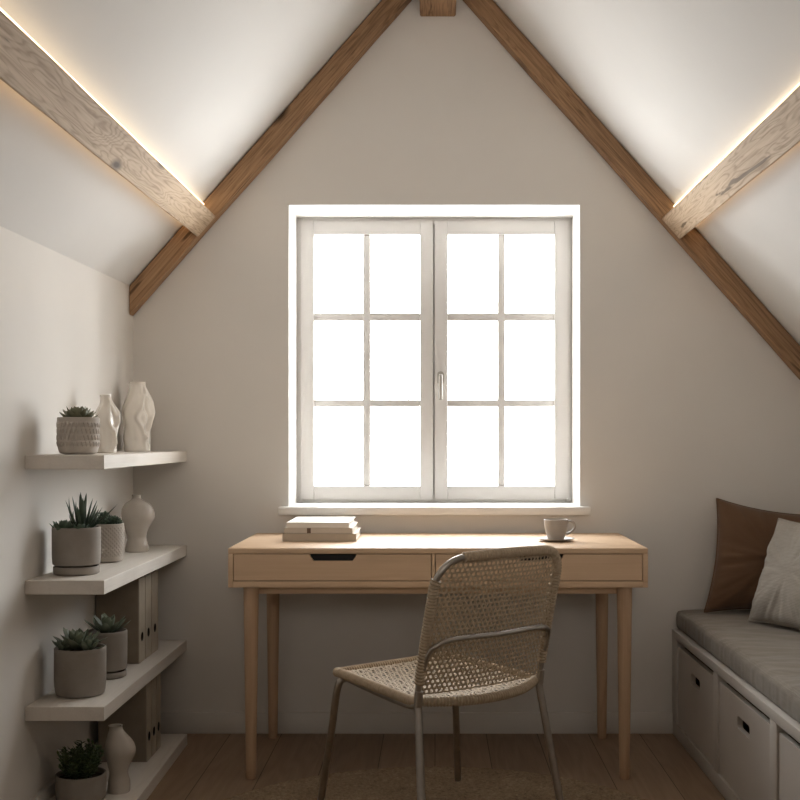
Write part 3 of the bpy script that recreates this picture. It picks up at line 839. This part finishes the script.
# cup and saucer
cx_, cy_ = px_x(556, 4.03), 4.03
t = thing('saucer', 'stoneware saucer under the cup on the desk', 'saucer', (cx_, cy_, DZ1))
bm = BM(); lathe(bm, [(0,0.0),(0.030,0.0),(0.033,0.002),(0.055,0.0055),(0.0625,0.009),(0.0632,0.0105),(0.061,0.011),(0.052,0.0078),(0.032,0.0045),(0,0.0045)], 48); obj('dish', bm, 'cup', t, smooth=60)
bm = BM(); lathe(bm, [(0.026,-0.0),(0.030,0.0),(0.030,0.0012),(0.026,0.0012)], 32); obj('foot_ring', bm, 'cup', t)
t = thing('coffee_cup', 'greige stoneware cup with a looped handle on the saucer', 'cup', (cx_, cy_, DZ1+0.0047))
bm = BM(); lathe(bm, spline_prof([(0.0,0.0),(0.024,0.0),(0.0275,0.004),(0.033,0.018),(0.0385,0.040),(0.0408,0.062),(0.0412,0.069)], 5)+[(0.0395,0.070),(0.038,0.068),(0.036,0.045),(0.030,0.018),(0.022,0.008),(0,0.007)], 48)
obj('bowl', bm, 'cup', t, smooth=60)
bm = BM(); tube(bm, catmull([(0.037,0,0.060),(0.050,0,0.063),(0.062,0,0.055),(0.0625,0,0.040),(0.052,0,0.026),(0.034,0,0.020)], 8), 0.0042, 10); obj('handle', bm, 'cup', t, smooth=60)
bm = BM(); lathe(bm, [(0,0.056),(0.0367,0.056)], 40); obj('coffee', bm, 'coffee', t)

# ------------------------------------------------------------------ rug
RUGC = (0.0, 3.17); RUGR = 0.76
bm = BM()
prof = [(0, 0.004)]
rows = int(RUGR/0.021)
for k in range(rows):
    for j in range(6):
        r = (k + j/6.0)*0.021
        if r < 0.001: continue
        prof.append((r, 0.0035 + 0.0055*abs(math.sin(PI*j/6.0))))
prof += [(RUGR-0.003, 0.004), (RUGR, 0.001), (RUGR-0.004, 0.0005)]
def rugf(th, z, r, i):
    ph = th*max(6, int(r*150))
    k = int(r/0.021)
    zz = z + (0.0016*math.sin(ph + k*PI) if 0.004 < z else 0)
    rr = r*(1+0.004*mnoise.noise(Vector((math.cos(th)*3, math.sin(th)*3, 0))))
    return (rr*math.cos(th), rr*math.sin(th), zz)
lathe(bm, prof, 720, rugf)
tag(obj('rug', bm, 'rug', smooth=80, loc=(RUGC[0], RUGC[1], 0)), 'round braided jute rug on the floor under the chair', 'rug')

# ------------------------------------------------------------------ chair
CA = R(40); CM = Vector((0.112, 3.15, 0))
chair = thing('cane_chair', 'woven cane chair with tubular steel legs at the desk', 'chair', CM, CA)
def to_local(x, y, z=0):
    d = Vector((x, y, 0))-CM; c, s = math.cos(CA), math.sin(CA)
    return Vector((d.x*c+d.y*s, -d.x*s+d.y*c, z))
HW, HF, SD = 0.218, 0.200, 0.392
ZR, ZF = 0.428, 0.449
def seat_pt(u, v):
    t = v/SD
    sag = -0.014*max(0, 1-(u/0.21)**2)*max(0, 1-((v-0.19)/0.23)**2)
    return Vector((u, v, ZR + (ZF-ZR)*min(1, max(0, t)) + sag - 0.010*max(0, (t-0.85)/0.15)**2 - 0.10*max(0, -v-0.01)))
def seat_outline():
    pts = []
    rr = 0.045
    def arc(cx, cy, a0, a1, r):
        for k in range(9):
            a = R(a0+(a1-a0)*k/8); pts.append((cx+r*math.cos(a), cy+r*math.sin(a)))
    arc(HF-rr, SD-rr, 0, 90, rr); arc(-HF+rr, SD-rr, 90, 180, rr)
    pts.append((-HW, 0.02))
    for k in range(0, 25):
        u = -HW+2*HW*k/24; pts.append((u, 0.0-0.072*(1-abs(u/HW)**2.2)))
    pts.append((HW, 0.02))
    return pts
def inside(p, poly):
    x, y = p; c = False; j = len(poly)-1
    for i in range(len(poly)):
        xi, yi = poly[i]; xj, yj = poly[j]
        if (yi > y) != (yj > y) and x < (xj-xi)*(y-yi)/(yj-yi)+xi: c = not c
        j = i
    return c
def weave(bm, surf, poly, pitch, width, off=0.0, lift=0.0016, ang0=0.0):
    """three-way cane weave (hexagonal holes) clipped to poly on surface surf(u,v)"""
    xs = [p[0] for p in poly]; ys = [p[1] for p in poly]
    cx, cy = (min(xs)+max(xs))/2, (min(ys)+max(ys))/2; rad = math.hypot(max(xs)-min(xs), max(ys)-min(ys))/2+pitch
    def nrm(u, v):
        e = 0.002; a = surf(u+e, v)-surf(u-e, v); b = surf(u, v+e)-surf(u, v-e); return a.cross(b).normalized()
    step = pitch*0.5
    for d in range(3):
        a = ang0 + d*PI/3; dx, dy = math.cos(a), math.sin(a); px_, py_ = -dy, dx
        for i in range(-int(rad/pitch), int(rad/pitch)+1):
            oo = (i+(0.5 if d == 0 else 0.0))*pitch
            ns = int(2*rad/step); prev = None
            for j in range(ns+1):
                s = -rad+j*step
                u, v = cx+dx*s+px_*oo, cy+dy*s+py_*oo
                if not inside((u, v), poly): prev = None; continue
                n = nrm(u, v); c = surf(u, v) + n*(off + lift*math.sin(2*PI*(s/(pitch*2)) + d*2.1 + i*PI))
                w = width/2
                l = surf(u-px_*w, v-py_*w)-surf(u, v)
                ring = [bm.verts.new(c+l-n*0.0006), bm.verts.new(c+n*0.0009), bm.verts.new(c-l-n*0.0006), bm.verts.new(c-n*0.0014)]
                if prev:
                    for k in range(4): bm.faces.new((prev[k], prev[(k+1) % 4], ring[(k+1) % 4], ring[k]))
                prev = ring
def wrapped(bm, pts, rad, closed=False, pitch=0.0085, seg=10):
    p = resample(pts, pitch/4, closed)
    rads = [rad*(0.84+0.24*abs(math.sin(PI*i/4))) for i in range(len(p))]
    tube(bm, p, rads, seg, closed)
so = seat_outline()
bm = BM(); wrapped(bm, [seat_pt(u, v) for u, v in so], 0.0125, True); 
seat_frame = obj('seat_frame', bm, 'cord', chair, smooth=80)
so_in = [(u*0.985, 0.17+(v-0.17)*0.985) for u, v in so]
bm = BM(); weave(bm, seat_pt, so_in, 0.0125, 0.0046); obj('seat', bm, 'cane', chair, smooth=80)

# backrest: t is the height above the seat rear
TB, TT = 0.020, 0.372
def back_pt(u, t):
    lean = 0.012 + 0.085*(max(t, 0)/TT)**1.15
    bow = 0.030*(1-(u/0.23)**2)
    return Vector((u*(1.0), -lean-bow, ZR+t))
rc = 0.075; hb = HW
def back_outline():
    pts = [(-hb, 0.0)]
    for k in range(1, 8): pts.append((-hb, (TT-rc)*k/8))
    for k in range(11):
        a = R(180-90*k/10); pts.append((-hb+rc+rc*math.cos(a), TT-rc+rc*math.sin(a)))
    for k in range(1, 12): pts.append((-hb+rc+(2*hb-2*rc)*k/12, TT+0.004*math.sin(PI*k/12)))
    for k in range(11):
        a = R(90-90*k/10); pts.append((hb-rc+rc*math.cos(a), TT-rc+rc*math.sin(a)))
    for k in range(7, -1, -1): pts.append((hb, (TT-rc)*k/8))
    return pts
bo = back_outline()
bpath = [back_pt(u, t) for u, t in bo]
# bare steel core all round, cord wrapping over it except at the corner of the near side
core = resample(bpath, 0.006)
bm = BM(); tube(bm, core, 0.0088, 12); obj('backrest_tube', bm, 'steel', chair, smooth=60)
n = len(core)
def idx_at(f): return int(f*n)
tot = sum((b-a).length for a, b in zip(core, core[1:]))
s_corner0 = (TT-rc+0.035)/tot; s_corner1 = (TT-rc+rc*1.57+0.006)/tot
bm = BM(); wrapped(bm, core[idx_at(0.05/tot):idx_at(s_corner0)], 0.0132)
wrapped(bm, core[idx_at(s_corner1):idx_at(1-0.05/tot)], 0.0132)
obj('backrest_frame', bm, 'cord', chair, smooth=80)
bi = [(u*0.985, TB+(t)*0.965) for u, t in bo if True]
# lower edge follows the seat curve
bi = [p for p in bi]
bm = BM(); weave(bm, back_pt, bi, 0.0125, 0.0046)
obj('backrest', bm, 'cane', chair, smooth=80)
mid = [(-hb*0.985, 0.115), (hb*0.985, 0.115), (hb*0.985, 0.268), (-hb*0.985, 0.268)]
bm = BM(); weave(bm, back_pt, mid, 0.0125, 0.0046, off=0.006, ang0=R(0))
tag(obj('backrest_lining', bm, 'cane', chair, smooth=80), 'denser double-woven band across the backrest')
# bent steel brace behind the backrest
def bp(u, t, o): p = back_pt(u, t); return p + Vector((0, -o, 0))
zb = 0.162
br = catmull([bp(-hb+0.002, 0.085, 0.006), bp(-hb+0.004, 0.125, 0.012), bp(-hb+0.022, 0.150, 0.020), bp(-hb+0.07, zb, 0.022), bp(0, zb, 0.022), bp(hb-0.07, zb, 0.022), bp(hb-0.022, 0.150, 0.020), bp(hb-0.004, 0.125, 0.012), bp(hb-0.002, 0.085, 0.006)], 10)
bm = BM(); tube(bm, br, 0.0068, 12); obj('back_brace', bm, 'steel', chair, smooth=60)
# legs
def leg(top, foot, bend=None):
    bm = BM()
    pts = catmull(bend + [foot], 8) if bend else [top, foot]
    tube(bm, pts, 0.0105, 14)
    # plastic glide stays in the leg end
    obj('leg', bm, 'steel', chair, smooth=60)
def mk(lx, ly, z): return Vector((lx, ly, z))
zt = 0.0112
f_l = to_local(-0.338, 3.45, zt); f_n = to_local(-0.027, 2.91, zt); f_r = to_local(0.360, 3.24, zt); f_f = to_local(0.073, 3.76, zt)
fl_top = mk(-HF-0.002, SD-0.045, ZF-0.016); ff_top = mk(HF+0.020, SD-0.045, ZF-0.016)
leg(None, f_l, [fl_top+Vector((0.05, -0.035, -0.006)), fl_top+Vector((0.012,-0.008,-0.003)), fl_top+Vector((-0.004, 0.004,-0.03)), fl_top.lerp(f_l, 0.35), fl_top.lerp(f_l, 0.7)])
leg(None, f_f, [ff_top+Vector((-0.05, -0.035, -0.006)), ff_top+Vector((-0.012,-0.008,-0.003)), ff_top+Vector((0.004, 0.004,-0.03)), ff_top.lerp(f_f, 0.35), ff_top.lerp(f_f, 0.7)])
leg(bpath[0]+Vector((0,-0.002,0.02)), f_n, [back_pt(-hb, 0.03)+Vector((0,-0.004,0)), back_pt(-hb, -0.005)+Vector((0,-0.004,0)), mk(-HW, -0.02, ZR-0.03), mk(-HW,-0.02,ZR-.03).lerp(f_n, 0.5)])
leg(bpath[-1]+Vector((0,-0.002,0.02)), f_r, [back_pt(hb, 0.03)+Vector((0,-0.004,0)), back_pt(hb, -0.005)+Vector((0,-0.004,0)), mk(HW, -0.02, ZR-0.03), mk(HW,-0.02,ZR-.03).lerp(f_r, 0.5)])
for sx in (-1, 1):
    bm = BM(); tube(bm, catmull([mk(sx*HW, -0.012, ZR-0.008), mk(sx*(HW-.002), 0.03, ZR-0.014), mk(sx*(HF-0.01), 0.2, ZR-0.012), mk(sx*(HF-0.02), SD-0.06, ZF-0.022)], 8), 0.0085, 12)
    obj('seat_rail', bm, 'steel', chair, smooth=60)

# ------------------------------------------------------------------ bench
BX, BTOP = 0.884, 0.390
bench = thing('storage_bench', 'built-in pale storage bench with drawers along the right wall', 'bench', ((BX+XR)/2, 2.6, 0))
BCX = (BX+XR)/2
def bl(x, y, z): return Vector((x-BCX, y-2.6, z))
def bbox(bm, a, b, bev=0.0015): box(bm, bl(*a), bl(*b), bev)
BY0, BY1 = 1.36, YB-0.002
bm = BM(); bbox(bm, (BX-0.001, BY0, BTOP-0.030), (XR-.001, BY1, BTOP), 0.002); obj('bench_top', bm, 'bench', bench)
divs = [(4.318, BY1), (3.695, 3.748), (3.055, 3.118), (2.42, 2.478), (1.78, 1.84), (BY0, BY0+0.03)]
bm = BM()
bbox(bm, (BX, BY0, 0), (XR-.001, BY1, 0.048))
for a, b in divs: bbox(bm, (BX, a, 0.048), (XR-.001, b, BTOP-0.030))
bbox(bm, (XR-0.02, BY0, 0.048), (XR-.001, BY1, BTOP-0.03), 0)
obj('bench_frame', bm, 'bench', bench)
gaps = list(zip([d[1] for d in divs[1:]], [d[0] for d in divs[:-1]]))
for a, b in gaps:
    y0, y1 = a+0.003, b-0.003; zt_, zb_ = 0.338, 0.051
    bm = BM(); ym = (y0+y1)/2
    hole = rrect(ym-0.068, 0.247, ym+0.068, 0.284, 0.012, 4)
    prism(bm, [(y0, zb_), (y1, zb_), (y1, zt_), (y0, zt_)], [hole], lambda p: bl(BX+0.006, p[0], p[1]), Vector((0.016, 0, 0)))
    es = [e for e in bm.edges if e.is_boundary]
    d = obj('drawer', bm, 'bin', bench, smooth=20)
    bm = BM()
    bbox(bm, (BX+0.0225, y0+0.004, zb_+0.002), (XR-0.06, y0+0.014, zt_-0.004), 0); bbox(bm, (BX+0.0225, y1-0.014, zb_+0.002), (XR-0.06, y1-0.004, zt_-0.004), 0)
    bbox(bm, (BX+0.0225, y0+0.014, zb_+0.002), (XR-0.06, y1-0.014, zb_+0.012), 0); bbox(bm, (XR-0.07, y0+0.014, zb_+0.012), (XR-0.06, y1-0.014, zt_-0.004), 0)
    tag(obj('drawer_box', bm, 'bin_inside', d, smooth=0), 'dark brown drawer interior seen through the hand slot')

# seat cushion
def soft_box(lx, ly, lz, nx, ny, nz, rr, wr=0.003, seed=0, crown=0.0):
    bm = BM(); r = bmesh.ops.create_cube(bm, size=1.0)
    bmesh.ops.delete(bm, geom=bm.verts[:], context='VERTS')
    def face(o, du, dv, nu, nv):
        g = [[bm.verts.new(Vector(o)+Vector(du)*(i/nu)+Vector(dv)*(j/nv)) for j in range(nv+1)] for i in range(nu+1)]
        for i in range(nu):
            for j in range(nv): bm.faces.new((g[i][j], g[i+1][j], g[i+1][j+1], g[i][j+1]))
    face((0,0,0),(1,0,0),(0,1,0),nx,ny); face((0,0,1),(1,0,0),(0,1,0),nx,ny)
    face((0,0,0),(1,0,0),(0,0,1),nx,nz); face((0,1,0),(1,0,0),(0,0,1),nx,nz)
    face((0,0,0),(0,1,0),(0,0,1),ny,nz); face((1,0,0),(0,1,0),(0,0,1),ny,nz)
    bmesh.ops.remove_doubles(bm, verts=bm.verts[:], dist=1e-5)
    L = Vector((lx, ly, lz))
    for v in bm.verts:
        q = Vector((v.co.x*lx, v.co.y*ly, v.co.z*lz))
        c = Vector([min(max(q[i], rr), L[i]-rr) for i in range(3)])
        d = q-c
        if d.length > 1e-9: q = c + d.normalized()*min(rr, d.length) if d.length > rr else q
        tx, ty, tz = v.co
        q.z += crown*(16*tx*(1-tx)*ty*(1-ty))**0.5*max(0, tz)
        # vertical gathers along the front and cross folds over the top
        w = 1.0 if tz > 0.02 else 0.0
        gx = mnoise.noise(Vector((q.x*3+seed, q.y*15+0.6*q.x*10, 0)))
        gy = mnoise.noise(Vector((q.x*5+seed, q.y*38, q.z*4)))
        edge = math.exp(-((q.x-0.02)/0.12)**2)
        q.z += w*tz*(wr*gx + wr*0.9*gy*edge)
        if tx < 0.02: q.x += (0.0035*gy - 0.004*math.sin(PI*tz)*-1*-1) * (1 if 0.05 < tz < .98 else 0.3)
        v.co = q
    return bm
CY0, CY1 = 1.40, 4.392
CXO = 0.900
cush = thing('bench_cushion', 'long grey-brown seat cushion lying on the storage bench', 'cushion', (CXO, CY0, BTOP))
CTH = 0.073
obj('cushion_body', soft_box(XR-0.004-CXO, CY1-CY0, CTH, 40, 260, 8, 0.011, 0.005, 4, 0.010), 'cush', cush, smooth=70)
bm = BM()
pp = [(0.004, y, CTH-0.006 + 0.004*mnoise.noise(Vector((4, y*38, 0.25)))) for y in [0.012+(CY1-CY0-0.024)*k/300 for k in range(301)]]
tube(bm, pp, 0.0024, 8); obj('piping', bm, 'cush', cush, smooth=60)

# pillows
def pillow_bm(w, h, T, seed, pinch=0.07, wr=0.004, n=44, shear=0.0, drop=0.0):
    bm = BM(); lay = []
    def pt(i, j, s):
        u, v = -1+2*i/n, -1+2*j/n
        x = u*w/2*(1-pinch*(1-v*v)*abs(u)**1.5); z = v*h/2*(1-pinch*(1-u*u)*abs(v)**1.5)
        e = max(0, (1-abs(u)**2.6))*max(0, (1-abs(v)**2.6))
        y = T/2*e**0.52
        # creases running in from the corners and edges
        a = math.atan2(v, u); rr = math.hypot(u, v)
        y *= 1+0.10*mnoise.noise(Vector((a*2.6, rr*0.9, seed+s*5)))*min(1, rr*1.4)
        y += wr*mnoise.noise(Vector((u*2.2+seed, v*2.2, s*3)))*e
        y += wr*1.3*mnoise.noise(Vector((a*5, seed, s*7)))*e**0.5*rr + wr*0.8*mnoise.noise(Vector((a*11+2*rr, seed+4, s*7)))*e**0.4*rr**2
        z = (z+h/2)*(1-drop*(u+1)/2)
        return Vector((x+shear*z, s*y, z))
    g = {}
    for s in (-1, 1):
        for i in range(n+1):
            for j in range(n+1):
                edge = i in (0, n) or j in (0, n)
                if edge and s == 1: g[(i, j, 1)] = g[(i, j, -1)]; continue
                p = pt(i, j, s)
                if edge: p.y = 0
                g[(i, j, s)] = bm.verts.new(p)
    for s in (-1, 1):
        for i in range(n):
            for j in range(n):
                bm.faces.new((g[(i,j,s)], g[(i+1,j,s)], g[(i+1,j+1,s)], g[(i,j+1,s)]))
    edge = [g[(i,0,-1)].co.copy() for i in range(n)] + [g[(n,j,-1)].co.copy() for j in range(n)] + [g[(i,n,-1)].co.copy() for i in range(n,0,-1)] + [g[(0,j,-1)].co.copy() for j in range(n,0,-1)]
    return bm, edge
def pillow(label, mat, w, h, T, mw, seed, pinch=0.07, shear=0.0, drop=0.0):
    bm, edge = pillow_bm(w, h, T, seed, pinch, 0.011, 56, shear, drop)
    t = thing('throw_pillow', label, 'pillow', (0,0,0), 0, 'pillows on the bench'); t.matrix_world = mw
    obj('pillow_body', bm, mat, t, smooth=70)
    bm = BM(); tube(bm, edge, 0.0028, 8, True); obj('seam', bm, mat, t, smooth=70)
def pil_mat(base, wdir, lean, roll=0):
    X = Vector((*wdir, 0)).normalized(); back = Vector((-X.y, X.x, 0))    # pillow leans towards 'back'
    Z = (Vector((0,0,1))*math.cos(lean) + back*math.sin(lean)).normalized(); Y = Z.cross(X)
    m = frame_mat(base, X, Y, Z)
    return m @ Matrix.Rotation(roll, 4, 'Y')
pillow('dark brown throw pillow leaning on the back wall in the corner', 'brown', 0.43, 0.415, 0.17, pil_mat((1.182, 4.238, BTOP+CTH+0.006), (1, 0.0), R(12), R(1.5)), 1.3, 0.10, 0.13, 0.13)
e = Vector((0.36, -0.93)).normalized(); wp = 0.40
base = Vector((1.075, 4.05, BTOP+CTH+0.010)) + Vector((e.x, e.y, 0))*wp/2
pillow('pale grey linen throw pillow leaning in front of the brown pillow', 'linen', wp, 0.37, 0.12, pil_mat(base, (e.x, e.y), R(20)), 5.1)

# ------------------------------------------------------------------ lights
w = bpy.data.worlds.new('overcast'); scene.world = w; w.use_nodes = True
bg = w.node_tree.nodes['Background']; bg.inputs[0].default_value = (0.97, 0.985, 1.0, 1); bg.inputs[1].default_value = 18.0
pl = bpy.data.lights.new('window_portal', 'AREA'); pl.shape = 'RECTANGLE'; pl.size = 1.08; pl.size_y = 1.11
pl.cycles.is_portal = True
po = bpy.data.objects.new('window_portal', pl); COL.objects.link(po); po.location = (0, YB+0.36, 1.41); po.rotation_euler = (R(-90), 0, 0)
fl = bpy.data.lights.new('fill_spot', 'SPOT'); fl.spot_size = R(57); fl.spot_blend = 1.0; fl.shadow_soft_size = 0.45; fl.energy = 128; fl.color = (1.0, 0.93, 0.85)  # unseen fill light added behind the camera to brighten the upper back wall
fo = bpy.data.objects.new('fill_spot', fl); COL.objects.link(fo); fo.location = (0.1, -0.8, 1.9); fo.rotation_euler = (R(95), 0, 0)

scene.view_settings.view_transform = 'Standard'
scene.view_settings.look = 'None'
scene.view_settings.exposure = 0.1
